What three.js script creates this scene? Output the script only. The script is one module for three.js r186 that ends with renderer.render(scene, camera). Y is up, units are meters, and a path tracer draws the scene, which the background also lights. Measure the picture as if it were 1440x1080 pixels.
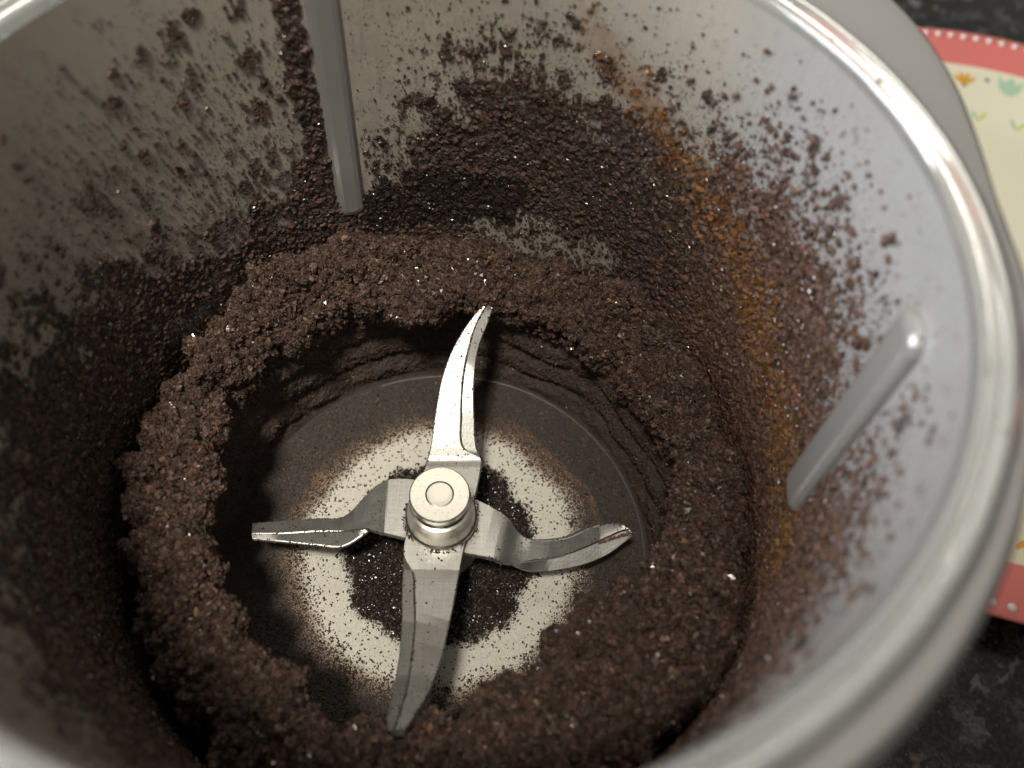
import * as THREE from 'three';
import { createNoise3D, createNoise2D } from 'simplex-noise';
import { toCreasedNormals, mergeGeometries } from 'three/addons/utils/BufferGeometryUtils.js';
import { RectAreaLightUniformsLib } from 'three/addons/lights/RectAreaLightUniformsLib.js';

// ---------------------------------------------------------------- camera, light, exposure
const MM = 0.001;
const scene = new THREE.Scene();
const camera = new THREE.PerspectiveCamera(48.46, 4 / 3, 0.004, 10);
{
  const th = 0.5638, yaw = 0.0595;
  const dir = new THREE.Vector3(Math.sin(yaw) * Math.sin(th), -Math.cos(th), -Math.sin(th) * Math.cos(yaw));
  camera.position.set(7.775 * MM, 160.1 * MM, 62.52 * MM);
  camera.up.set(0, 0, -1);
  camera.lookAt(camera.position.clone().add(dir));
  camera.focus = 0.160;
  camera.userData.fStop = 13;
}
scene.add(camera);
const renderer = new THREE.WebGLRenderer({ antialias: true });
renderer.setSize(1024, 768);
renderer.toneMapping = THREE.LinearToneMapping;
renderer.toneMappingExposure = 1.36;
renderer.shadowMap.enabled = true;
scene.background = new THREE.Color().setRGB(0.185, 0.172, 0.155);
RectAreaLightUniformsLib.init();
const aim = (l, p, t) => { l.position.set(...p); (l.target ? (l.target.position.set(...t), scene.add(l.target)) : l.lookAt(...t)); scene.add(l); };
const key = new THREE.SpotLight(new THREE.Color(1, 0.93, 0.82), 3.1, 0, 0.1475, 0.10, 2);      // kitchen downlight, a narrow warm beam
key.name = 'kitchen_downlight'; key.castShadow = true; key.shadow.radius = 4;
aim(key, [-0.15, 1.0, 0.22], [-0.080, 0.03, -0.075]);
const win = new THREE.RectAreaLight(new THREE.Color(0.92, 0.96, 1), 12, 0.9, 0.6);          // daylight from the window on the left
win.name = 'window_daylight'; aim(win, [-1.15, 0.52, -0.20], [0, 0.06, 0]);
const ceil = new THREE.RectAreaLight(new THREE.Color(1, 0.93, 0.8), 2.8, 0.6, 0.4);         // ceiling panel behind
ceil.name = 'ceiling_light'; aim(ceil, [-0.05, 1.3, -0.8], [0, 0.03, 0]);

// ---------------------------------------------------------------- helpers
function rng(seed) { let a = seed >>> 0; return () => { a = (a + 0x6d2b79f5) | 0; let t = Math.imul(a ^ (a >>> 15), 1 | a); t = (t + Math.imul(t ^ (t >>> 7), 61 | t)) ^ t; return ((t ^ (t >>> 14)) >>> 0) / 4294967296; }; }
const n3 = createNoise3D(rng(11)), n2 = createNoise2D(rng(23));
const clamp = (x, a = 0, b = 1) => Math.min(b, Math.max(a, x)), lerp = (a, b, t) => a + (b - a) * t;
const ss = (a, b, x) => { const t = clamp((x - a) / (b - a)); return t * t * (3 - 2 * t); };
const fbm2 = (x, y, o = 4) => { let s = 0, a = 0.5, f = 1; for (let i = 0; i < o; i++) { s += a * n2(x * f, y * f); a *= 0.5; f *= 2.03; } return s; };
const TAU = Math.PI * 2, rad = (d) => d * Math.PI / 180;
const wrap = (d) => ((d + 180) % 360 + 360) % 360 - 180;
function table(list) {                                      // smooth periodic table of [degrees, value]
  const t = list.slice().sort((a, b) => a[0] - b[0]), n = t.length;
  return (d) => {
    d = wrap(d); let i = 0; while (i < n && t[i][0] <= d) i++;
    const at = (k) => { const m = ((k % n) + n) % n; return [t[m][0] + 360 * Math.floor(k / n), t[m][1]]; };
    const p1 = at(i - 1), p2 = at(i), u = ss(0, 1, (d - p1[0]) / (p2[0] - p1[0]));
    return lerp(p1[1], p2[1], u);
  };
}
const wallR = (h) => 54 + 3 * h / 96;                         // inside radius of the jar, mm
function mesh(name, geo, mat, parent) { const m = new THREE.Mesh(geo, mat); m.name = name; m.castShadow = m.receiveShadow = true; parent.add(m); return m; }
function thing(name, label, category) { const g = new THREE.Group(); g.name = name; g.userData = { label, category }; scene.add(g); return g; }
function tex(w, h, fn, srgb) {                                // DataTexture from fn(u, v) -> [r, g, b] 0..1
  const d = new Uint8Array(w * h * 4);
  for (let y = 0, o = 0; y < h; y++) for (let x = 0; x < w; x++, o += 4) { const c = fn((x + 0.5) / w, (y + 0.5) / h); d[o] = clamp(c[0]) * 255; d[o + 1] = clamp(c[1]) * 255; d[o + 2] = clamp(c[2]) * 255; d[o + 3] = 255; }
  const t = new THREE.DataTexture(d, w, h); t.magFilter = THREE.LinearFilter; t.wrapS = t.wrapT = THREE.RepeatWrapping; if (srgb) t.colorSpace = THREE.SRGBColorSpace; t.needsUpdate = true; return t;
}
const toS = (x) => (x <= 0.0031308 ? x * 12.92 : 1.055 * Math.pow(x, 1 / 2.4) - 0.055);
const mix3 = (a, b, t) => [lerp(a[0], b[0], t), lerp(a[1], b[1], t), lerp(a[2], b[2], t)];
const P = (r, deg, h) => [r * Math.cos(rad(deg)) * MM, h * MM, r * Math.sin(rad(deg)) * MM];

// ---------------------------------------------------------------- where the coffee sticks to the wall
const topOfGrounds = table([[-180, 62], [-150, 52], [-135, 46], [-119, 49], [-105, 55], [-87, 64], [-66, 68], [-50, 63], [-30, 68], [-8, 66], [4, 52], [20, 54], [40, 54], [90, 52], [130, 58], [150, 62]]);
const streakH = table([[-180, 200], [-80, 130], [-66, 79], [-57, 74], [-46, 65], [-35, 59], [-23, 51.5], [-9, 45], [8, 42], [25, 36], [50, 36], [80, 200]]);
function density(deg, h) {                                   // 0..1
  const x = deg * 0.95, n = fbm2(x * 0.09, h * 0.09, 5), fine = n2(x * 0.55 + 40, h * 0.32), t = topOfGrounds(deg);
  const wd = 13 + 11 * ss(-95, -80, deg) * ss(45, 20, deg) + 8 * ss(-60, -35, deg) * ss(50, 30, deg);
  let d = ss(t + wd, t - 13, h + 20 * n);
  d = Math.pow(d, 2.5);
  d *= ss(-0.9, 0.5, fine + 1.3 * (d - 0.3));
  const over = h - streakH(deg);
  if (deg > -80 && deg < 70 && over > 2) d *= lerp(1, 0.55, ss(2, 8, over));
  if (deg > -75 && deg < 20) d *= 1 - 0.5 * ss(5, 1.5, Math.abs(over)) * ss(0.1, -0.4, n - 0.2);
  d += (0.035 + 0.07 * ss(-60, -35, deg) * ss(50, 30, deg) * ss(-0.3, 0.4, n)) * ss(93, 62, h);
  if (deg > -90 && deg < -48) d *= 1 - 0.9 * ss(-90, -84, deg) * ss(-48, -56, deg) * ss(26, 28, h) * ss(42, 37, h + 5 * n);
  if (deg > -158 && deg < -122) d *= 1 - 0.85 * ss(-158, -150, deg) * ss(-122, -130, deg) * ss(40, 34, h + 4 * n);
  if (deg > -107 && deg < -96) d *= 1 - 0.9 * ss(-107, -106, deg) * ss(-96, -100, deg) * ss(40, 44, h + 4 * n);
  const wet = ss(-108, -103, deg) * ss(-74, -80, deg) * ss(35, 37.5, h + 3 * n) * ss(46, 41, h + 3 * n);
  d = Math.max(d, wet);
  const band = ss(3.2, 1.2, Math.abs(deg + 113.4 + 0.8 * n2(h * 0.1, 3)) ) * ss(30, 45, h) * (0.65 + 0.5 * n2(h * 0.16, 9));
  d = Math.max(d, band);
  d *= 1 - ss(4.6, 3.9, Math.abs(deg - 7.6 + (h - 66) * 0.04)) * ss(46, 52, h + 6 * n);
  d *= 1 - ss(3.4, 2.8, Math.abs(deg + 108.6)) * ss(42, 47, h + 6 * n);
  return clamp(d);
}

// ---------------------------------------------------------------- the jar
const jar = thing('blender_jar', 'open blender jar smeared with coffee grounds, standing on the dark granite', 'blender jar');
{
  const W = 2048, H = 512, h0 = -4, h1 = 93.8, steel = [0.41, 0.375, 0.32], film = [0.065, 0.042, 0.033], orange = [0.20, 0.088, 0.026], red = [0.17, 0.10, 0.085];
  const D = new Float32Array(W * H), O = new Float32Array(W * H);
  for (let y = 0; y < H; y++) for (let x = 0; x < W; x++) {
    const deg = x / W * 360 - 180, h = lerp(h0, h1, y / H), n = fbm2(deg * 0.16 + 7, h * 0.16, 4), over = h - streakH(deg);
    D[y * W + x] = clamp(ss(0.05, 0.75, density(deg, h)) * 0.75 + 0.34 * ss(-0.5, 0.6, n) * ss(90, 48, h) + 0.22 * ss(0.05, 0.7, fbm2(deg * 0.5 + 60, h * 0.05, 3)) * ss(94, 70, h) + 0.16 * ss(0.2, 0.7, fbm2(deg * 0.22 + 90, h * 0.3, 4)));
    const w = lerp(5, 6.5, ss(-60, -20, deg)) + 3 * n;
    O[y * W + x] = deg > -72 && deg < 22 ? ss(w, w * 0.25, Math.abs(over + 1.2)) * ss(-72, -62, deg) * ss(22, 6, deg) * (0.7 + 0.5 * n) : 0;
  }
  const cmap = tex(W, H, (u, v) => {
    const x = Math.min(W - 1, u * W | 0), y = Math.min(H - 1, v * H | 0), deg = u * 360 - 180, h = lerp(h0, h1, v), i = y * W + x;
    const g = 1 + 0.05 * n2(deg * 2, h * 0.05) + 0.05 * fbm2(deg * 0.05, h * 0.05);
    const right = ss(-50, -30, deg) * ss(60, 40, deg);
    let c = mix3(steel, [0.36, 0.352, 0.345], right).map((k) => k * g);
    c = mix3(c, mix3(film, red, right * 0.7), D[i] * lerp(1, 0.75, right));
    c = mix3(c, orange, clamp(O[i]) * 0.75);
    return c.map(toS);
  }, true);
  const pmap = tex(W, H, (u, v) => {
    const i = Math.min(H - 1, v * H | 0) * W + Math.min(W - 1, u * W | 0), s = clamp(D[i] * 1.2 + O[i]), k = fbm2(u * 60, v * 20, 3);
    return [0, 0.26 + 0.28 * s + 0.08 * k, 0.12 * (1 - s)];
  });
  const wallMat = new THREE.MeshPhysicalMaterial({ clearcoat: 0.5, clearcoatRoughness: 0.18, map: cmap, roughnessMap: pmap, metalnessMap: pmap, roughness: 1, metalness: 1, side: THREE.DoubleSide });
  // wall: inner face of the lathe, its uv runs with the angle and the height
  const A = 360, B = 48, pos = [], uv = [], idx = [];
  for (let j = 0; j <= B; j++) for (let i = 0; i <= A; i++) { const d = i / A * 360 - 180, h = lerp(h0, h1, j / B); pos.push(...P(wallR(h), d, h)); uv.push(i / A, j / B); }
  for (let j = 0; j < B; j++) for (let i = 0; i < A; i++) { const a = j * (A + 1) + i; idx.push(a, a + A + 1, a + 1, a + 1, a + A + 1, a + A + 2); }
  const g = new THREE.BufferGeometry(); g.setAttribute('position', new THREE.Float32BufferAttribute(pos, 3)); g.setAttribute('uv', new THREE.Float32BufferAttribute(uv, 2)); g.setIndex(idx); g.computeVertexNormals();
  for (let j = 0; j <= B; j++) { const N = g.attributes.normal, a = j * (A + 1), b = a + A; N.setXYZ(b, N.getX(a), N.getY(a), N.getZ(a)); }
  mesh('wall', g, wallMat, jar);
  // rolled rim with two bright beads; it widens into a pouring lip on the far right
  const rimMat = new THREE.MeshPhysicalMaterial({ color: new THREE.Color().setRGB(0.80, 0.82, 0.78), metalness: 0, roughness: 0.09, transmission: 0.82, thickness: 0.004, ior: 1.5, roughnessMap: tex(256, 64, (u, v) => { const k = fbm2(u * 40, v * 8); return [0, 0.85 + 0.3 * k, 0]; }) });
  const prof = [[56.95, 93.4], [57.0, 93.9], [57.3, 94.8], [57.7, 95.3], [58.3, 95.5], [58.75, 95.2], [59.0, 94.75], [59.25, 95.0], [59.8, 95.6], [60.4, 95.5], [60.9, 94.9], [61.6, 94.1], [62.6, 93.4], [63.8, 92.6], [64.8, 91.4], [65.5, 89.6], [65.7, 87.4], [65.2, 85.2], [63.8, 83.6], [62.4, 84.2], [61.6, 86.5], [60.4, 89.2], [58.6, 89.8], [57.3, 91.4], [56.98, 92.6], [56.95, 93.4]];
  const lip = table([[-180, 0], [-120, 0], [-48, 16], [0, 0.6], [20, -0.4], [60, -0.5], [120, 0]]);
  const curve = new THREE.CatmullRomCurve3(prof.map(([r, h]) => new THREE.Vector3(r, h, 0)), false, 'centripetal').getPoints(90);
  const rp = [], ru = [], ri = [], RA = 480, RB = 90;
  for (let j = 0; j <= RB; j++) for (let i = 0; i <= RA; i++) {
    const d = i / RA * 360 - 180, k = ss(60.6, 65, curve[j].x) * (j > 78 ? ss(90, 78, j) : 1), wob = 0.02 * n2(d * 0.1, curve[j].x);
    rp.push(...P(curve[j].x + lip(d) * k + wob, d, curve[j].y - 0.08 * lip(d) * k + wob)); ru.push(i / RA, j / RB);
  }
  for (let j = 0; j < RB; j++) for (let i = 0; i < RA; i++) { const a = j * (RA + 1) + i; ri.push(a, a + RA + 1, a + 1, a + 1, a + RA + 1, a + RA + 2); }
  const rg = new THREE.BufferGeometry(); rg.setAttribute('position', new THREE.Float32BufferAttribute(rp, 3)); rg.setAttribute('uv', new THREE.Float32BufferAttribute(ru, 2)); rg.setIndex(ri); rg.computeVertexNormals();
  mesh('rim', rg, rimMat, jar);
  const outMat = new THREE.MeshStandardMaterial({ color: new THREE.Color().setRGB(0.5, 0.49, 0.46), metalness: 0.85, roughness: 0.3 });
  mesh('outer_wall', new THREE.LatheGeometry([[60.6, 84], [60.2, 80], [59, 30], [58.6, -4], [61, -6], [62, -12], [62, -49], [60, -51.8], [20, -51.8]].map(([r, h]) => new THREE.Vector2(r * MM, h * MM)), 160), outMat, jar);
  // the flow-breaking ribs pressed into the wall
  const ribMat = new THREE.MeshPhysicalMaterial({ color: new THREE.Color().setRGB(0.23, 0.222, 0.21), roughness: 0.28, clearcoat: 1, clearcoatRoughness: 0.12 });
  const rib = (deg, lo, hi, w, depth, twist) => {
    const L = (hi - lo), s = new THREE.Shape(), a = w / 2 - 1.6, b = L / 2 - 1.6, q = Math.min(1, a * 0.6);
    s.moveTo(-a + q, -b); s.lineTo(a - q, -b); s.quadraticCurveTo(a, -b, a, -b + q); s.lineTo(a, b - q); s.quadraticCurveTo(a, b, a - q, b); s.lineTo(-a + q, b); s.quadraticCurveTo(-a, b, -a, b - q); s.lineTo(-a, -b + q); s.quadraticCurveTo(-a, -b, -a + q, -b);
    const g = new THREE.ExtrudeGeometry(s, { depth, bevelEnabled: true, bevelSize: 1.6, bevelThickness: 1.4, bevelSegments: 3, curveSegments: 6 });
    g.scale(MM, MM, MM);
    const m = mesh('rib', g, ribMat, jar), mid = (lo + hi) / 2, r = wallR(mid) + 0.6;
    m.position.set(...P(r, deg, mid));
    m.rotation.order = 'YXZ'; m.rotation.set(rad(-1.8), Math.PI / 2 - rad(deg) + Math.PI, twist);
    return m;
  };
  rib(-108.6, 38, 92, 5.6, 0.1, rad(-1.4));
  const rr = rib(7.6, 44, 85.5, 7.2, 0.9, rad(3)); rr.userData.label = 'bright rib pressed into the right wall';
  // base plate with the dusted floor
  const S = 2048, half = 46, cream = [0.62, 0.595, 0.515], dark = [0.026, 0.019, 0.016], tan = [0.26, 0.14, 0.06], dust = [0.032, 0.025, 0.021];
  const fl = tex(S, S, (u, v) => {
    const x = (u * 2 - 1) * half, z = (v * 2 - 1) * half, r = Math.hypot(x + 0.3, z - 0.2), a = Math.atan2(z, x), deg = a * 180 / Math.PI;
    const big = fbm2(Math.cos(a) * 1.6 + r * 0.04, Math.sin(a) * 1.6 + 5, 4), sp = n2(x * 2.7, z * 2.7) * 0.62 + n2(x * 5.3, z * 5.3) * 0.6;
    const rin = 18.6 + 2.2 * big, rout = 28.2 + 1.6 * big;
    const clean = ss(-0.03, 0.06, Math.min((r - rin) / 2.2, (rout - r) / 4.4, 0.72) + sp * 0.95);
    let c = mix3(dust, dark, ss(22, 16, r));
    c = c.map((k) => k * (1 + 0.25 * sp * 0.6 + 0.25 * big));
    const edge = ss(rout - 2, rout + 0.8, r) * ss(rout + 4, rout + 0.8, r);
    c = mix3(c, tan, 0.55 * edge * ss(0.0, 0.5, sp + 0.45 * n2(x * 0.25, z * 0.25)));
    const rimArc = ss(1.1, 0.3, Math.abs(r - (31.5 + 1.2 * n2(a * 2, 1)))) * ss(-75, -60, deg) * ss(10, -10, deg);
    c = mix3(c, tan, 0.7 * rimArc * ss(-0.1, 0.5, sp + 0.15));
    const patch = ss(2.2, 0.8, Math.hypot((x + 25.5) * 0.8, z + 14.5) + 0.5 * sp);
    c = mix3(c, tan, 0.5 * patch);
    const bright = mix3(cream, tan, 0.75 * ss(rout - 3.2, rout + 0.5, r + 0.8 * sp) * (deg < -30 || deg > 60 ? 1 : 0.6));
    c = mix3(c, bright.map((k) => k * (1 + 0.07 * n2(x * 1.2, z * 1.2))), clean);
    return c.map(toS);
  }, true);
  const fb = tex(1024, 1024, (u, v) => { const x = (u * 2 - 1) * half, z = (v * 2 - 1) * half; const k = 0.5 + 0.3 * n2(x * 3.3, z * 3.3) + 0.2 * n2(x * 8, z * 8); return [k, k, k]; });
  const fg = new THREE.CircleGeometry(46 * MM, 128); fg.rotateX(-Math.PI / 2);
  const fp = fg.attributes.position, fu = fg.attributes.uv; for (let i = 0; i < fp.count; i++) fu.setXY(i, fp.getX(i) / MM / half / 2 + 0.5, fp.getZ(i) / MM / half / 2 + 0.5);
  mesh('base_plate', fg, new THREE.MeshStandardMaterial({ map: fl, bumpMap: fb, bumpScale: 0.00018, roughness: 0.62, metalness: 0.05 }), jar);
  mesh('base_seam', new THREE.TorusGeometry(40.1 * MM, 0.26 * MM, 8, 160, rad(120)).rotateZ(rad(-112)).rotateX(Math.PI / 2).translate(0, 0.05 * MM, 0), new THREE.MeshStandardMaterial({ color: new THREE.Color().setRGB(0.10, 0.09, 0.08), roughness: 0.5, metalness: 0.3 }), jar);
}

// ---------------------------------------------------------------- the blade
const blade = jar;                                            // the four-armed blade is mounted in the jar: its pieces are parts of it
{
  const speck = tex(1024, 1024, (u, v) => { const k = n2(u * 90, v * 90) * 0.5 + n2(u * 190, v * 190) * 0.5, br = 0.05 * n2(u * 5, v * 160) + 0.04 * n2(u * 140, v * 4); const d = ss(0.55, 0.75, k + 0.3 * n2(u * 8, v * 8)); const c = [0.50 + br, 0.49 + br, 0.46 + br].map((q) => lerp(q, 0.16, d * 0.8)); return c.map(toS); }, true);
  const srough = tex(1024, 1024, (u, v) => { const k = n2(u * 90, v * 90) * 0.5 + n2(u * 190, v * 190) * 0.5, m = fbm2(u * 9, v * 9); return [0, clamp(0.48 + 0.06 * m + 0.05 * k), lerp(0.93, 0.2, ss(0.55, 0.75, k + 0.25 * n2(u * 8, v * 8)))]; });
  const sb = tex(512, 512, (u, v) => { const k = 0.5 + 0.35 * n2(u * 60, v * 60) + 0.15 * n2(u * 200, v * 20); return [k, k, k]; });
  const steel = new THREE.MeshStandardMaterial({ map: speck, roughnessMap: srough, metalnessMap: srough, roughness: 1, metalness: 1, bumpMap: sb, bumpScale: 0.000016 });
  const cr = (pts, n) => new THREE.CatmullRomCurve3(pts.map((p) => new THREE.Vector3(...p)), false, 'centripetal').getPoints(n);
  // a bent strip between two edges: thickness t0 at the first edge, t1 at the second, its top dropped by e1 there
  function strip(Lp, Rp, t0, t1, d0, d1, n = 90) {
    const L = cr(Lp, n), R = cr(Rp, n), pos = [], uv = [], idx = [], K = 8;
    for (let i = 0; i <= n; i++) {
      const a = L[i], b = R[i], i0 = Math.max(0, i - 1), i1 = Math.min(n, i + 1);
      const tan = L[i1].clone().add(R[i1]).sub(L[i0]).sub(R[i0]).normalize(), ac = b.clone().sub(a), w = ac.length(); ac.normalize();
      const nn = new THREE.Vector3().crossVectors(ac, tan).normalize(); if (nn.y < 0) nn.negate();
      const ch = Math.min(0.16, w * 0.15), at = (s, k) => a.clone().addScaledVector(ac, s).addScaledVector(nn, k);
      const ring = [at(ch, -d0), at(w - ch, -d1), at(w, -d1 - Math.min(ch, t1 * 0.4)), at(w, -d1 - t1 + 0.05), at(w - ch, -d1 - t1), at(ch, -d0 - t0), at(0, -d0 - t0 + 0.05), at(0, -d0 - Math.min(ch, t0 * 0.4))];
      for (const p of ring) { pos.push(p.x * MM, p.y * MM, p.z * MM); uv.push(p.x / 40, p.z / 40); }
    }
    for (let i = 0; i < n; i++) for (let k = 0; k < K; k++) { const a = i * K + k, b = i * K + (k + 1) % K; idx.push(a, b, a + K, b, b + K, a + K); }
    for (const s of [0, n]) for (let k = 1; k < K - 1; k++) s ? idx.push(s * K, s * K + k, s * K + k + 1) : idx.push(0, k + 1, k);
    let g = new THREE.BufferGeometry(); g.setAttribute('position', new THREE.Float32BufferAttribute(pos, 3)); g.setAttribute('uv', new THREE.Float32BufferAttribute(uv, 2)); g.setIndex(idx);
    // outward winding
    const c = (q) => new THREE.Vector3(pos[q * 3], pos[q * 3 + 1], pos[q * 3 + 2]), f = c(idx[1]).sub(c(idx[0])).cross(c(idx[2]).sub(c(idx[0])));
    if (f.y < 0) for (let q = 0; q < idx.length; q += 3) { const z = idx[q]; idx[q] = idx[q + 1]; idx[q + 1] = z; }
    g.setIndex(idx); return toCreasedNormals(g, 0.5);
  }
  const T = 1.25;
  function arm(st, bevelAt, bevelSide, label) {               // st: [left, groove, right] per station, from the hub out
    const A = [], B = [], G = [], E = [];
    st.forEach(([l, g, r], i) => {
      const edge = bevelSide > 0 ? r : l, other = bevelSide > 0 ? l : r;
      A.push(other); B.push(i < bevelAt ? edge : g); if (i === bevelAt - 1) { G.push(edge.map((q, c) => lerp(q, other[c], 0.02))); E.push(edge); } if (i >= bevelAt) { const w = Math.hypot(...g.map((q, c) => edge[c] - q)); G.push(g.map((q, c) => lerp(q, edge[c], Math.min(0.5, 0.14 / w)))); E.push(edge); }
    });
    const m = mesh('blade', strip(A, B, T, T, 0, 0, 120), steel, blade); if (label) m.userData.label = label;
    mesh('cutting_edge', strip(G, E, T - 0.12, 0.55, 0.06, 0.42, 90), steel, m);
  }
  const dy = (st, k, v) => st.map((s, i) => (i < k ? s.map((p) => [p[0], v, p[2]]) : s));
  arm(dy([[[-4.8, 15, -1.2], [0.5, 15, -1.2], [5.9, 15, -1.3]], [[-3.4, 15, -9.5], [1.6, 15, -9.6], [7.3, 15, -9.7]], [[-2.8, 15, -12], [2.2, 15, -12.1], [7.3, 15, -12.2]], [[-2.3, 16.2, -13.8], [3.8, 16.2, -13.9], [6.4, 16.2, -13.6]], [[-1.6, 19, -19.2], [3.3, 19, -19.3], [5.8, 19, -18.4]], [[-0.5, 22, -25.4], [3.5, 22, -25.5], [5.5, 22, -24.1]], [[1.4, 24.5, -30.6], [4.4, 24.5, -30.7], [6.3, 24.5, -30.7]], [[4.1, 26.7, -35], [5.8, 26.7, -35.1], [8, 26.7, -35.2]], [[7.1, 28.5, -38.6], [7.9, 28.5, -38.8], [9.3, 28.5, -38.8]]], 2, 15.2), 3, 1, 'blade arm bent upward towards the back');
  arm(dy([[[-4.8, 15, -1.2], [0.5, 15, -1.2], [5.9, 15, -1.3]], [[-6.1, 15, 7.2], [-4.1, 15, 7.1], [4.5, 15, 7]], [[-6, 15.3, 11.2], [-4, 15.3, 11.1], [3.9, 15.3, 11]], [[-5.8, 16.3, 14.5], [-3.6, 16.3, 14.5], [3.3, 16.3, 15.9]], [[-5.3, 18.5, 20.3], [-3, 18.5, 20.2], [2.5, 18.5, 21.6]], [[-5.1, 21.3, 26.5], [-2.9, 21.3, 26.5], [1.6, 21.3, 27.4]], [[-5.4, 24.3, 32.4], [-3.2, 24.3, 32.4], [0.2, 24.3, 32.6]], [[-5.7, 26.6, 36.2], [-3.8, 26.6, 36.2], [-1.4, 26.6, 36.2]], [[-6.1, 28.5, 38.8], [-4.3, 28.5, 38.9], [-2.8, 28.5, 39]]], 2, 15.2), 2, -1, 'blade arm bent upward towards the front');
  arm(dy([[[0.5, 14, -6.1], [0.2, 14, -0.8], [-0.5, 14, 5.1]], [[6.9, 15, -4.1], [6.2, 15, 0.9], [4.8, 15, 6.4]], [[11.9, 15, -1.2], [11.2, 15, 3.2], [10.3, 15, 7.5]], [[12.9, 13.4, -0.5], [12.2, 13.4, 3.9], [11.2, 13.4, 7.8]], [[14.8, 11.5, 1.4], [14.2, 11, 4.5], [13.3, 10.5, 7.3]], [[17.2, 11, 2.5], [17, 9, 5.8], [16.1, 8, 7.6]], [[23.5, 11, 2.1], [22.2, 9, 4.9], [21.2, 8, 7.4]], [[28.3, 11, -0.1], [27.8, 9, 2.7], [27.2, 8, 6]], [[31.8, 10.5, -1.2], [31.7, 9.3, 0.9], [31.6, 8.3, 4.1]], [[34.9, 10, -1.1], [35, 9.6, -0.3], [35.2, 9, 1.6]], [[36.1, 9.8, 0.1], [36.2, 9.7, 0.5], [36.2, 9.6, 0.9]]], 3, 13.9), 5, 1, 'blade arm stepped down towards the right');
  arm(dy([[[0.5, 14, -6.1], [0.2, 14, -0.8], [-0.5, 14, 5.1]], [[-5.8, 15, -8.2], [-5.8, 15, -2.6], [-5.8, 15, 3.8]], [[-10.1, 15, -8], [-10.6, 15, -4], [-9.8, 15, 2.9]], [[-11.4, 13.4, -7.6], [-12, 13.4, -4], [-11, 13.4, 2.6]], [[-13.8, 12.2, -6], [-14.2, 12.2, -2.3], [-13.3, 12.6, 1.6]], [[-18.7, 8.5, -2.7], [-18.3, 10, 0.9], [-17.8, 11.5, 4.1]], [[-23.4, 8.5, -2.3], [-22.8, 10, 1], [-22.2, 11.5, 3.9]], [[-29.6, 8.7, -1.6], [-28.9, 10, 1.5], [-28.5, 11, 3.1]], [[-35.3, 9, -0.9], [-34.8, 10, 1.7], [-34.5, 10.4, 2.4]]], 3, 13.9), 5, 1, 'blade arm stepped down towards the left');
  const lathe = (pts, n = 96) => toCreasedNormals(new THREE.LatheGeometry(pts.map(([r, h]) => new THREE.Vector2(r * 0.91 * MM, h * MM)), n), 0.6);
  const turned = tex(256, 256, (u, v) => { const k = 0.05 * n2(3, v * 160) + 0.05 * fbm2(u * 20, v * 20), d = ss(0.72, 0.9, n2(u * 24, v * 24)); return [0.62 + k, 0.60 + k, 0.54 + k].map((q) => toS(lerp(q, 0.2, d * 0.7))); }, true);
  const hubMat = new THREE.MeshStandardMaterial({ map: turned, metalness: 0.95, roughness: 0.3, bumpMap: sb, bumpScale: 0.000006 });
  const cx = 0.35 * MM;
  mesh('hub_nut', lathe([[2.72, 24.6], [2.74, 24.98], [5.55, 25.0], [5.78, 24.8], [5.82, 23.7], [5.7, 23.4], [5.25, 23.2], [5.15, 22.3], [5.25, 21.6], [5.5, 21.2], [5.9, 20.9]]).translate(cx, 0, 0), hubMat, blade);
  mesh('hub_collar', lathe([[5.4, 21.3], [6.0, 21.0], [6.15, 19.6], [6.5, 18.4], [6.75, 17.2], [6.8, 16.2], [7.15, 15.9], [7.2, 15.25]]).translate(cx, 0, 0), hubMat, blade);
  mesh('rivet_pin', lathe([[0, 25.02], [1.6, 25.0], [2.4, 24.92], [2.62, 24.75], [2.64, 24.2]]).translate(cx, 0, 0), hubMat, blade);
  mesh('shaft', lathe([[5, 14.2], [5, 3], [7.5, 2.2], [7.5, -0.2]]).translate(cx, 0, 0), hubMat, blade);
}

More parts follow.
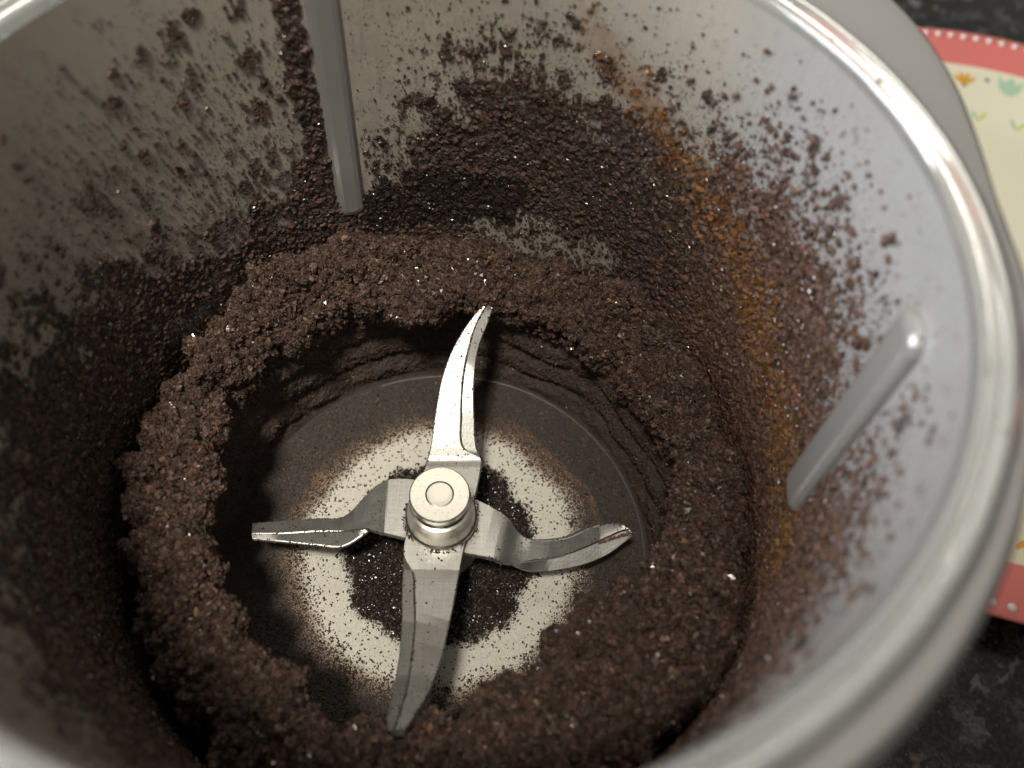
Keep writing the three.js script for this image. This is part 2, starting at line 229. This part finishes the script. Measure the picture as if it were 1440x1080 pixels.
// ---------------------------------------------------------------- grains
const R = rng(77);
const blob = (detail, rough, seed) => {
  const g = new THREE.IcosahedronGeometry(1, detail), p = g.attributes.position, v = new THREE.Vector3(), q = seed * 3.7;
  for (let i = 0; i < p.count; i++) { v.fromBufferAttribute(p, i); v.multiplyScalar(1 + rough * n3(v.x * 1.5 + q, v.y * 1.5, v.z * 1.5) + rough * 0.5 * n3(v.x * 3.4, v.y * 3.4 + q, v.z * 3.4)); p.setXYZ(i, v.x, v.y, v.z); }
  g.computeVertexNormals(); return g;
};
const grainGeo = [blob(1, 0.62, 1), blob(1, 0.55, 2), blob(0, 0.6, 3)];
const ez = new THREE.Vector3(0, 0, 1), out = new THREE.Vector3(), spin = new THREE.Quaternion();
function grainCloud(name, list, mat, parent, geo, flat) {           // list of [x, y, z (mm), radius, colour]
  const im = new THREE.InstancedMesh(geo, mat, list.length), m = new THREE.Matrix4(), q = new THREE.Quaternion(), s = new THREE.Vector3(), p = new THREE.Vector3(), c = new THREE.Color(), e = new THREE.Euler();
  list.forEach(([x, y, z, r, col], i) => {
    e.set(R() * TAU, R() * TAU, R() * TAU); p.set(x * MM, y * MM, z * MM); s.set(r * (0.6 + 0.8 * R()) * MM, r * (0.6 + 0.8 * R()) * MM, r * (flat ? 0.35 + 0.45 * R() : 0.6 + 0.8 * R()) * MM);
    if (flat) { q.setFromUnitVectors(ez, out.set(-x, 0, -z).normalize()).multiply(spin.setFromAxisAngle(ez, e.z)); } else q.setFromEuler(e);
    im.setMatrixAt(i, m.compose(p, q, s)); im.setColorAt(i, c.setRGB(col[0], col[1], col[2]));
  });
  im.name = name; im.castShadow = im.receiveShadow = true; im.userData.kind = 'stuff'; parent.add(im); return im;
}
const matte = new THREE.MeshStandardMaterial({ color: 0xffffff, roughness: 0.62 });
const oily = new THREE.MeshPhysicalMaterial({ color: 0xffffff, roughness: 0.24, clearcoat: 0.5, clearcoatRoughness: 0.17, specularIntensity: 1 });
const tint = (base, k) => { const f = 1 + k * (R() * 2 - 1), w = (R() - 0.5) * 0.12; return [base[0] * f * (1 + w), base[1] * f, base[2] * f * (1 - w)]; };

// ---------------------------------------------------------------- the packed ring of grounds
const cake = thing('coffee_grounds_ring', 'thick crumbly ring of dark coffee grounds packed round the jar above the blade', 'coffee grounds');
{
  const lipR = table([[-180, 39.2], [-165, 40.2], [-150, 42], [-125, 41], [-95, 38.2], [-75, 39.6], [-60, 42], [-30, 42.5], [-6, 42.3], [20, 37.5], [51, 31.5], [75, 36], [95, 40.2], [136, 37.2], [160, 37.8]]);
  const lipH = table([[-180, 29], [-150, 29], [-95, 29.5], [-60, 27.5], [-30, 27], [-6, 27.5], [25, 31], [51, 33], [75, 32], [95, 30], [140, 29]]);
  const outH = table([[-180, 30], [-154, 32], [-132, 36], [-115, 34], [-92, 30.5], [-78, 28], [-62, 28.5], [-50, 33], [-30, 32], [-10, 28.5], [10, 29], [45, 34], [90, 32], [140, 29], [160, 29]]);
  const gap = table([[-180, 4.2], [-160, 4], [-145, 4.2], [-128, 1.5], [-110, 0.2], [-70, 0.2], [-42, 0.3], [-28, 2.4], [-10, 3.4], [12, 3.2], [45, 1.6], [70, 1], [100, 2.5], [140, 4.8], [160, 5]]);
  const soft = table([[-180, 0], [-110, 0], [-75, 0.3], [-50, 0.85], [-10, 0.8], [15, 0.3], [45, 0], [150, 0]]);
  const A = 1700, rows = [3, 8, 12, 26, 40, 22, 16, 26, 40, 34, 18, 4];      // rows between the control points
  const N = rows.reduce((a, b) => a + b, 0), pos = new Float32Array((N + 1) * A * 3), col = new Float32Array((N + 1) * A * 3), cw = new Float32Array((N + 1) * A), idx = new Uint32Array(N * A * 6);
  const crumbAt = [1, 1, 1, 1, 1, 1, 1, 0.8, 0.22, 0.1, 0.1, 0.1, 0.1];
  const cat = (a, b, c, d, t) => 0.5 * (2 * b + (c - a) * t + (2 * a - 5 * b + 4 * c - d) * t * t + (3 * b - a - 3 * c + d) * t * t * t);
  for (let i = 0; i < A; i++) {
    const deg = i / A * 360 - 180, ph = rad(deg), cs = Math.cos(ph), sn = Math.sin(ph), s = soft(deg);
    const ln = 1.7 * n2(cs * 3.2, sn * 3.2) + 1.5 * n2(cs * 7 + 5, sn * 7) + 0.5 * n2(cs * 20, sn * 20 + 9), l2 = 1.5 * n2(cs * 4 + 30, sn * 4) + 0.9 * n2(cs * 11, sn * 11 + 30);
    const rl = lipR(deg) + ln * lerp(1, 0.5, s), hl = lipH(deg) + 0.7 * l2, ho = outH(deg) + l2, gp = Math.max(0, gap(deg) * (1 + 0.5 * n2(cs * 7, sn * 7 + 70)) + 0.4 * ln), rw = wallR(ho) - gp;
    const K = [[rw + 0.6, ho - 14], [rw + 0.4, ho - 7], [rw - 0.1, ho - 1.6], [rw - 2.2, ho + 0.6], [(rw + rl) / 2, (ho + hl) / 2 + 1.6 + 0.5 * l2], [rl + 2.6, hl + 1], [rl + 0.2, hl - 1], [rl + lerp(0.9, 0.5, s), hl - 5], [lerp(43.2, 43.3, s), 17], [lerp(43, 42.6, s), 10.5], [42.2, 5], [41.2, 0.9], [40.2, -0.8]];
    if (gp < 0.3) { K[0][0] = K[1][0] = wallR(20) + 1; K[2][0] = wallR(ho) + 0.4; }
    let row = 0;
    for (let k = 0; k < rows.length; k++) {
      const a = K[Math.max(0, k - 1)], b = K[k], c = K[k + 1], d = K[Math.min(K.length - 1, k + 2)];
      for (let j = 0; j < rows[k] + (k === rows.length - 1 ? 1 : 0); j++, row++) {
        const t = j / rows[k]; let r = cat(a[0], b[0], c[0], d[0], t), h = cat(a[1], b[1], c[1], d[1], t);
        let tr = c[0] - b[0], thh = c[1] - b[1]; const tl = Math.hypot(tr, thh) || 1; tr /= tl; thh /= tl;
        const nr = thh, nh = -tr;                               // outward from the packed grounds
        let cr = lerp(crumbAt[k], crumbAt[k + 1], t); cr = Math.max(cr, s * 0.55 * ss(18, 24, h));
        const x = r * cs, z = r * sn;
        let e = 0;
        if (cr > 0.3) {
          const w1 = n3(x * 0.16, h * 0.16, z * 0.16), w2 = n3(x * 0.42 + 9, h * 0.42, z * 0.42), w3 = n3(x * 1.05, h * 1.05 + 3, z * 1.05);
          e = cr * (1.2 * w1 + 0.75 * w2 + 0.4 * w3 - 2.2 * ss(0.42, 0.75, n3(x * 0.34 + 50, h * 0.34, z * 0.34)) - 0.9 * ss(0.4, 0.75, n3(x * 0.8, h * 0.8 + 50, z * 0.8)));
        }
        const inner = (1 - cr) * ss(0.2, 2.5, h) * (row > 80 ? 1 : 0);
        if (inner > 0.02) {
          const q = h / 6.6 + 0.6 * n2(cs * 1.2 + 2, sn * 1.2) + 0.09 * n2(cs * 4, sn * 4 + 3) + 0.04 * n2(cs * 14, sn * 14 + h * 0.05), fr = q - Math.floor(q);
          e += inner * ((1.5 + 0.7 * n2(cs * 2.2 + 8, sn * 2.2 + Math.floor(q) * 3.1)) * Math.pow(Math.sin(Math.PI * Math.pow(fr, 0.75)), 0.75) - 0.9 + 0.3 * n3(x * 0.25, h * 0.4, z * 0.25) + 0.2 * n3(x * 0.8, h * 1.0, z * 0.8) + 0.14 * n3(x * 1.9, h * 1.9, z * 1.9));
        }
        e += 0.10 * n3(x * 2.4, h * 2.4, z * 2.4);
        r -= -nr * e; h += nh * e;
        const o = (row * A + i) * 3; pos[o] = r * cs * MM; pos[o + 1] = h * MM; pos[o + 2] = r * sn * MM;
        const f = 1 + 0.22 * n3(x * 0.3, h * 0.3, z * 0.3 + 20) + 0.16 * n3(x * 2.8, h * 2.8, z * 2.8), crc = ss(0.25, 0.75, cr);
        col[o] = lerp(0.046, 0.054, crc) * f; col[o + 1] = lerp(0.033, 0.030, crc) * f; col[o + 2] = lerp(0.026, 0.021, crc) * f;
        cw[row * A + i] = cr;
      }
    }
  }
  let o = 0; for (let j = 0; j < N; j++) for (let i = 0; i < A; i++) { const a = j * A + i, b = j * A + (i + 1) % A; idx[o++] = a; idx[o++] = b; idx[o++] = a + A; idx[o++] = b; idx[o++] = b + A; idx[o++] = a + A; }
  const g = new THREE.BufferGeometry(); g.setAttribute('position', new THREE.BufferAttribute(pos, 3)); g.setAttribute('color', new THREE.BufferAttribute(col, 3)); g.setIndex(new THREE.BufferAttribute(idx, 1)); g.computeVertexNormals();
  { const nv = g.attributes.normal; let up = 0; for (let i = 0; i < A; i += 10) up += nv.getY(60 * A + i); if (up < 0) { for (let q = 0; q < idx.length; q += 3) { const t = idx[q]; idx[q] = idx[q + 1]; idx[q + 1] = t; } g.computeVertexNormals(); } }
  mesh('packed_grounds', g, new THREE.MeshStandardMaterial({ vertexColors: true, roughness: 0.95, side: THREE.DoubleSide }), cake);
  const nv = g.attributes.normal, L = [[], [], []], V = (N + 1) * A;
  const brown = [0.074, 0.040, 0.027], brown2 = [0.036, 0.020, 0.013];
  for (let k = 0; k < 420000; k++) {
    const v = (R() * V) | 0, c = cw[v]; if (R() > c * c * 1.1) { if (R() > 0.2) continue; }
    const fine = c < 0.4, u = R(), r = fine ? 0.07 + 0.1 * R() : 0.10 + 0.42 * u * u * u * u + 0.11 * R(), sink = (R() - 0.35) * r;
    const x = pos[v * 3] / MM + nv.getX(v) * sink, y = pos[v * 3 + 1] / MM + nv.getY(v) * sink, z = pos[v * 3 + 2] / MM + nv.getZ(v) * sink;
    L[R() < 0.18 ? 2 : r > 0.34 ? 0 : 1].push([x, y, z, r, tint(R() < 0.03 ? [0.15, 0.09, 0.058] : R() < 0.5 ? brown : brown2, 0.4)]);
  }
  grainCloud('coffee_lump', L[0], matte, cake, grainGeo[0]);
  grainCloud('coffee_crumb', L[1], matte, cake, grainGeo[1]);
  grainCloud('oily_crumb', L[2], oily, cake, grainGeo[2]);
}

// ---------------------------------------------------------------- grounds spattered over the wall
const spatter = new THREE.Group(); spatter.name = 'coffee_spatter'; spatter.userData = { label: 'loose coffee grounds spattered up the inner wall of the jar', category: 'coffee grounds', kind: 'stuff' }; scene.add(spatter);
{
  const L = [[], [], []], dk = [0.045, 0.029, 0.023], br = [0.075, 0.045, 0.033], rd = [0.10, 0.053, 0.035], og = [0.15, 0.066, 0.02];
  const put = (deg, h, r, col, oil) => { const rr = wallR(h) - r * 0.45; const p = P(rr, deg, h); L[oil ? 2 : r > 0.4 ? 0 : 1].push([p[0] / MM, p[1] / MM, p[2] / MM, r, col]); };
  for (let k = 0; k < 800000 && L[0].length + L[1].length + L[2].length < 230000; k++) {
    const deg = R() * 360 - 180, h = 20 + 72 * Math.pow(R(), 1.25), d = density(deg, h); if (R() > d) continue;
    const u = R(), right = ss(-50, -30, deg) * ss(60, 40, deg), r = 0.08 + 0.15 * R() + 0.5 * Math.pow(u, lerp(8, 5, right)), over = Math.abs(h - streakH(deg));
    const wetHere = deg > -107 && deg < -74 && h > 34 && h < 47;
    const base = wetHere ? [0.024, 0.016, 0.013] : over < 9 && deg > -74 && deg < 20 && R() < 0.85 * (1 - over / 9) ? og : R() < right ? rd : R() < 0.5 ? dk : br;
    put(deg, h, r, tint(base, 0.4), R() < (wetHere ? 0.75 : 0.35));
  }
  for (let k = 0; k < 420000; k++) {                           // dust between the grains
    const deg = R() * 360 - 180, h = 22 + 70 * R(), n = fbm2(deg * 0.12 + 3, h * 0.1, 4), d = Math.min(0.7, 0.7 * Math.sqrt(density(deg, h)) * ss(95, 60, h) + 0.10 * ss(0.0, 0.5, n)); if (R() > d) continue;
    const right = ss(-50, -30, deg) * ss(60, 40, deg), over = Math.abs(h - streakH(deg)), r = 0.05 + 0.09 * R() * R();
    put(deg, h, r, tint(over < 9 && deg > -74 && deg < 20 && R() < 0.9 * (1 - over / 9) ? og : R() < right ? rd : br, 0.4), R() < 0.2);
  }
  for (let k = 0; k < 600; k++) {                              // clots of a few grains
    const deg = R() * 360 - 180, h = 32 + 56 * Math.pow(R(), 1.3), d = density(deg, h); if (R() > 0.12 + d) continue;
    const n = 4 + (R() * 26 | 0), w = 0.4 + 1.2 * R();
    for (let q = 0; q < n; q++) { const a = R() * TAU, b = w * Math.sqrt(R()); put(deg + Math.cos(a) * b * 0.95, h + Math.sin(a) * b * 1.3, 0.12 + 0.24 * R(), tint(R() < 0.5 ? dk : br, 0.4), R() < 0.35); }
  }
  for (const [deg, h, w, n] of [[-131, 83, 2.6, 45], [-127.5, 85, 1.2, 30], [-121, 84, 1.8, 30], [-121, 76, 2.2, 50], [-130, 76, 2.2, 25], [-143, 78, 1.4, 18], [-141, 82, 0.8, 12], [-152, 68, 3.2, 60], [-122, 66, 2.4, 60], [-17, 75, 1.0, 30], [-18, 80, 0.9, 26], [-26, 83, 1.0, 30], [-155, 52, 3.5, 160]])
    for (let q = 0; q < n; q++) { const a = R() * TAU, b = w * Math.pow(R(), 0.7); put(deg + Math.cos(a) * b * 0.95, h + Math.sin(a) * b * 1.2, 0.12 + 0.26 * R(), tint(br, 0.4), R() < 0.3); }
  for (let k = 0; k < 160; k++) { const a = R() * TAU, r = 57.3 + 5.5 * R() * R(), h = r < 58.6 ? 95.4 : r < 59.4 ? 94.9 : r < 60.6 ? 95.6 : 94.4; L[0].push([r * Math.cos(a), h, r * Math.sin(a), 0.07 + 0.3 * Math.pow(R(), 3), tint(br, 0.4)]); }
  grainCloud('coffee_lump', L[0], matte, spatter, grainGeo[0], true);
  grainCloud('coffee_grain', L[1], matte, spatter, grainGeo[1], true);
  grainCloud('oily_grain', L[2], oily, spatter, grainGeo[1], true);
}
// wet grounds round the hub and dry specks over the floor
const sludge = new THREE.Group(); sludge.name = 'coffee_sludge'; sludge.userData = { label: 'wet black grounds and specks lying on the jar floor below the blade', category: 'coffee grounds', kind: 'stuff' }; scene.add(sludge);
{
  const wet = [], dry = [];
  for (let k = 0; k < 130000; k++) {
    const a = R() * TAU, r = 46 * Math.sqrt(R()), x = r * Math.cos(a), z = r * Math.sin(a), big = fbm2(Math.cos(a) * 1.6 + r * 0.04, Math.sin(a) * 1.6 + 5, 4), rin = 18.3 + 2.2 * big, cl = n2(x * 0.4, z * 0.4);
    if (r < rin + 0.8 * cl && R() < 0.4) wet.push([x - 0.3, 0.1 + 0.5 * R() * (1 + cl), z + 0.2, 0.16 + 0.32 * Math.pow(R(), 2), tint([0.03, 0.021, 0.017], 0.4)]);
    else if (r < rin + 2.2 && R() < 0.22 * ss(rin + 2.2, rin, r)) dry.push([x, 0.04, z, 0.12 + 0.16 * R(), tint([0.05, 0.032, 0.024], 0.4)]);
    else if (r < 40 && R() < lerp(0.035, 0.3, ss(23, 29, r))) dry.push([x, 0.03, z, 0.1 + 0.13 * R(), tint([0.065, 0.045, 0.034], 0.5)]);
  }
  grainCloud('wet_grain', wet, oily, sludge, grainGeo[1]);
  grainCloud('dry_grain', dry, matte, sludge, grainGeo[2]);
}

{
  const list = [];
  for (const m of jar.children) if (m.name === 'blade' || m.name === 'hub_nut' || m.name === 'hub_collar') for (const q of [m, ...m.children]) {
    const p = q.geometry.attributes.position, nn = q.geometry.attributes.normal, n = q === m ? 2200 : 800, a = new THREE.Vector3(), b = new THREE.Vector3(), c = new THREE.Vector3();
    for (let k = 0; k < n; k++) {
      const t = (R() * p.count / 3 | 0) * 3; if (nn.getY(t) < 0.3) continue;
      a.fromBufferAttribute(p, t); b.fromBufferAttribute(p, t + 1); c.fromBufferAttribute(p, t + 2); let u = R(), v = R(); if (u + v > 1) { u = 1 - u; v = 1 - v; }
      const x = (a.x + u * (b.x - a.x) + v * (c.x - a.x)) / MM, y = (a.y + u * (b.y - a.y) + v * (c.y - a.y)) / MM, z = (a.z + u * (b.z - a.z) + v * (c.z - a.z)) / MM;
      if (n2(x * 0.22, z * 0.22) < -0.25 && R() < 0.8) continue;
      list.push([x, y, z, 0.04 + 0.15 * Math.pow(R(), 4), tint([0.05, 0.033, 0.024], 0.4)]);
    }
  }
  for (let k = 0; k < 260; k++) { const a = R() * TAU, r = 6.6 + 0.5 * R(); if (n2(Math.cos(a) * 2, Math.sin(a) * 2 + 4) < 0 && R() < 0.7) continue; list.push([0.35 + r * Math.cos(a), 15.28, r * Math.sin(a), 0.06 + 0.14 * R(), tint([0.04, 0.026, 0.018], 0.4)]); }
  for (let k = 0; k < 240; k++) { const t = R(); list.push([29.5 + 5.5 * t + 0.5 * R(), 9.85 + 0.25 * (1 - t), 0.9 + (1 - t) * 1.3 - 0.6 * t + 0.5 * R(), 0.04 + 0.08 * R(), tint([0.16, 0.08, 0.03], 0.4)]); }
  grainCloud('dust_grain', list, matte, sludge, grainGeo[2]);
}

// ---------------------------------------------------------------- granite worktop and the plate beyond
{
  const S = 1024, cells = [], cr = rng(5), G = 44;
  for (let i = 0; i < G * G; i++) cells.push([cr(), cr(), cr(), cr()]);
  const gr = tex(S, S, (u, v) => {
    const wx = u * G + 0.5 * n2(u * 40, v * 40), wy = v * G + 0.5 * n2(u * 40 + 9, v * 40), ix = Math.floor(wx), iy = Math.floor(wy); let b1 = 9, b2 = 9, id = null;
    for (let a = -1; a <= 1; a++) for (let b = -1; b <= 1; b++) { const c = cells[((iy + b + G) % G) * G + (ix + a + G) % G], d = Math.hypot(ix + a + c[0] - wx, iy + b + c[1] - wy); if (d < b1) { b2 = b1; b1 = d; id = c; } else if (d < b2) b2 = d; }
    let k = 0.004 + 0.035 * Math.pow(id[2], 3) * (0.7 + 0.6 * n2(u * 150, v * 150)); if (id[3] > 0.86) k += 0.06 * id[3] * ss(0.5, 0.1, b1 + 0.2 * n2(u * 200, v * 200)); k += 0.02 * ss(0.1, 0, b2 - b1) * (id[2] > 0.6 ? 1 : 0) + 0.012 * fbm2(u * 90, v * 90) + 0.05 * ss(0.72, 0.85, n2(u * 170 + 5, v * 170));
    const w = id[3] < 0.15 ? [1.25, 1, 0.8] : [0.97, 1, 0.98]; return w.map((q) => toS(Math.max(0.004, k * 2.2 * q)));
  }, true);
  gr.repeat.set(8, 8);
  const g = new THREE.PlaneGeometry(1.6, 1.6); g.rotateX(-Math.PI / 2); g.translate(0.1, -0.052, -0.1);
  const top = mesh('countertop', g, new THREE.MeshPhysicalMaterial({ map: gr, roughness: 0.22 }), scene);
  top.userData = { kind: 'structure' };
}
const plate = thing('dinner_plate', 'cream plate with a coral rim, white beads and small flowers, beside the jar', 'plate');
{
  plate.position.set(0.168, -0.0515, -0.113);
  const S = 1024, cv = document.createElement('canvas'); cv.width = cv.height = S; const x = cv.getContext('2d'), k = S / 240;       // print, 240 mm across
  x.fillStyle = '#efe6c8'; x.fillRect(0, 0, S, S); x.translate(S / 2, S / 2); x.scale(k, k);
  const petal = (px, py, a, l, w, c) => { x.save(); x.translate(px, py); x.rotate(a); x.fillStyle = c; x.beginPath(); x.ellipse(l / 2, 0, l / 2, w / 2, 0, 0, TAU); x.fill(); x.restore(); };
  for (let i = 0; i < 36; i++) {
    const a = rad(i * 10 + 1), rr = 95.5, t = i % 2; x.save(); x.rotate(a); x.translate(rr, 0);
    if (t) { x.fillStyle = '#b4d0ae'; x.beginPath(); x.moveTo(-4, 0); x.bezierCurveTo(-3.4, 4, 0, 4.4, 4.2, 4.6); x.lineTo(1.6, 2.2); x.lineTo(4.8, 0); x.lineTo(1.6, -2.2); x.lineTo(4.2, -4.6); x.bezierCurveTo(0, -4.4, -3.4, -4, -4, 0); x.fill(); }
    else { for (const q of [-0.9, -0.3, 0.3, 0.9]) petal(-2.4, 0, q, 5.4, 1.7, '#e0a12c'); x.fillStyle = '#8b8a4a'; x.beginPath(); x.arc(-3, 0, 0.9, 0, TAU); x.fill(); }
    x.restore(); x.save(); x.rotate(a + rad(5)); x.fillStyle = t ? '#d9b13a' : '#77727a'; x.beginPath(); x.arc(rr + 1, 0, 0.9, 0, TAU); x.fill(); x.restore();
    x.save(); x.rotate(a + rad(4)); petal(78, 0, 0.6, 5, 1.6, '#cfd37a'); petal(78, 0, -0.6, 5, 1.6, '#b9cfa6'); x.restore();
  }
  const map = new THREE.CanvasTexture(cv); map.colorSpace = THREE.SRGBColorSpace;
  const lat = (pts) => { const g = new THREE.LatheGeometry(pts.map(([r, h]) => new THREE.Vector2(r * MM, h * MM)), 200), p = g.attributes.position, u = g.attributes.uv; for (let i = 0; i < p.count; i++) u.setXY(i, p.getX(i) / 0.24 + 0.5, -p.getZ(i) / 0.24 + 0.5); return g; };
  const glaze = (o) => new THREE.MeshPhysicalMaterial({ roughness: 0.28, clearcoat: 0.6, clearcoatRoughness: 0.12, side: THREE.DoubleSide, ...o });
  mesh('plate_well', lat([[0, 2.2], [70, 2.4], [78, 3], [84, 4.6], [92, 6.6], [101.5, 8.8]]), glaze({ map }), plate);
  mesh('coral_rim', lat([[101.5, 8.8], [110, 10.6], [116, 11.8], [117.6, 11.9], [118.3, 11.2], [117.8, 9.8], [110, 8.0], [96, 4.2], [80, 0.2], [60, 0.1], [0, 0.1]]), glaze({ color: new THREE.Color().setRGB(0.78, 0.20, 0.165) }), plate);
  const bg = new THREE.SphereGeometry(1.15 * MM, 12, 8), bm = glaze({ color: new THREE.Color().setRGB(0.82, 0.79, 0.72) });
  for (let i = 0; i < 150; i++) { const a = i / 150 * TAU, m = mesh(i ? 'bead_' + String(i).padStart(3, '0') : 'bead', bg, bm, plate); m.position.set(115 * MM * Math.cos(a), 11.6 * MM, 115 * MM * Math.sin(a)); m.scale.y = 0.7; }
}
renderer.render(scene, camera);
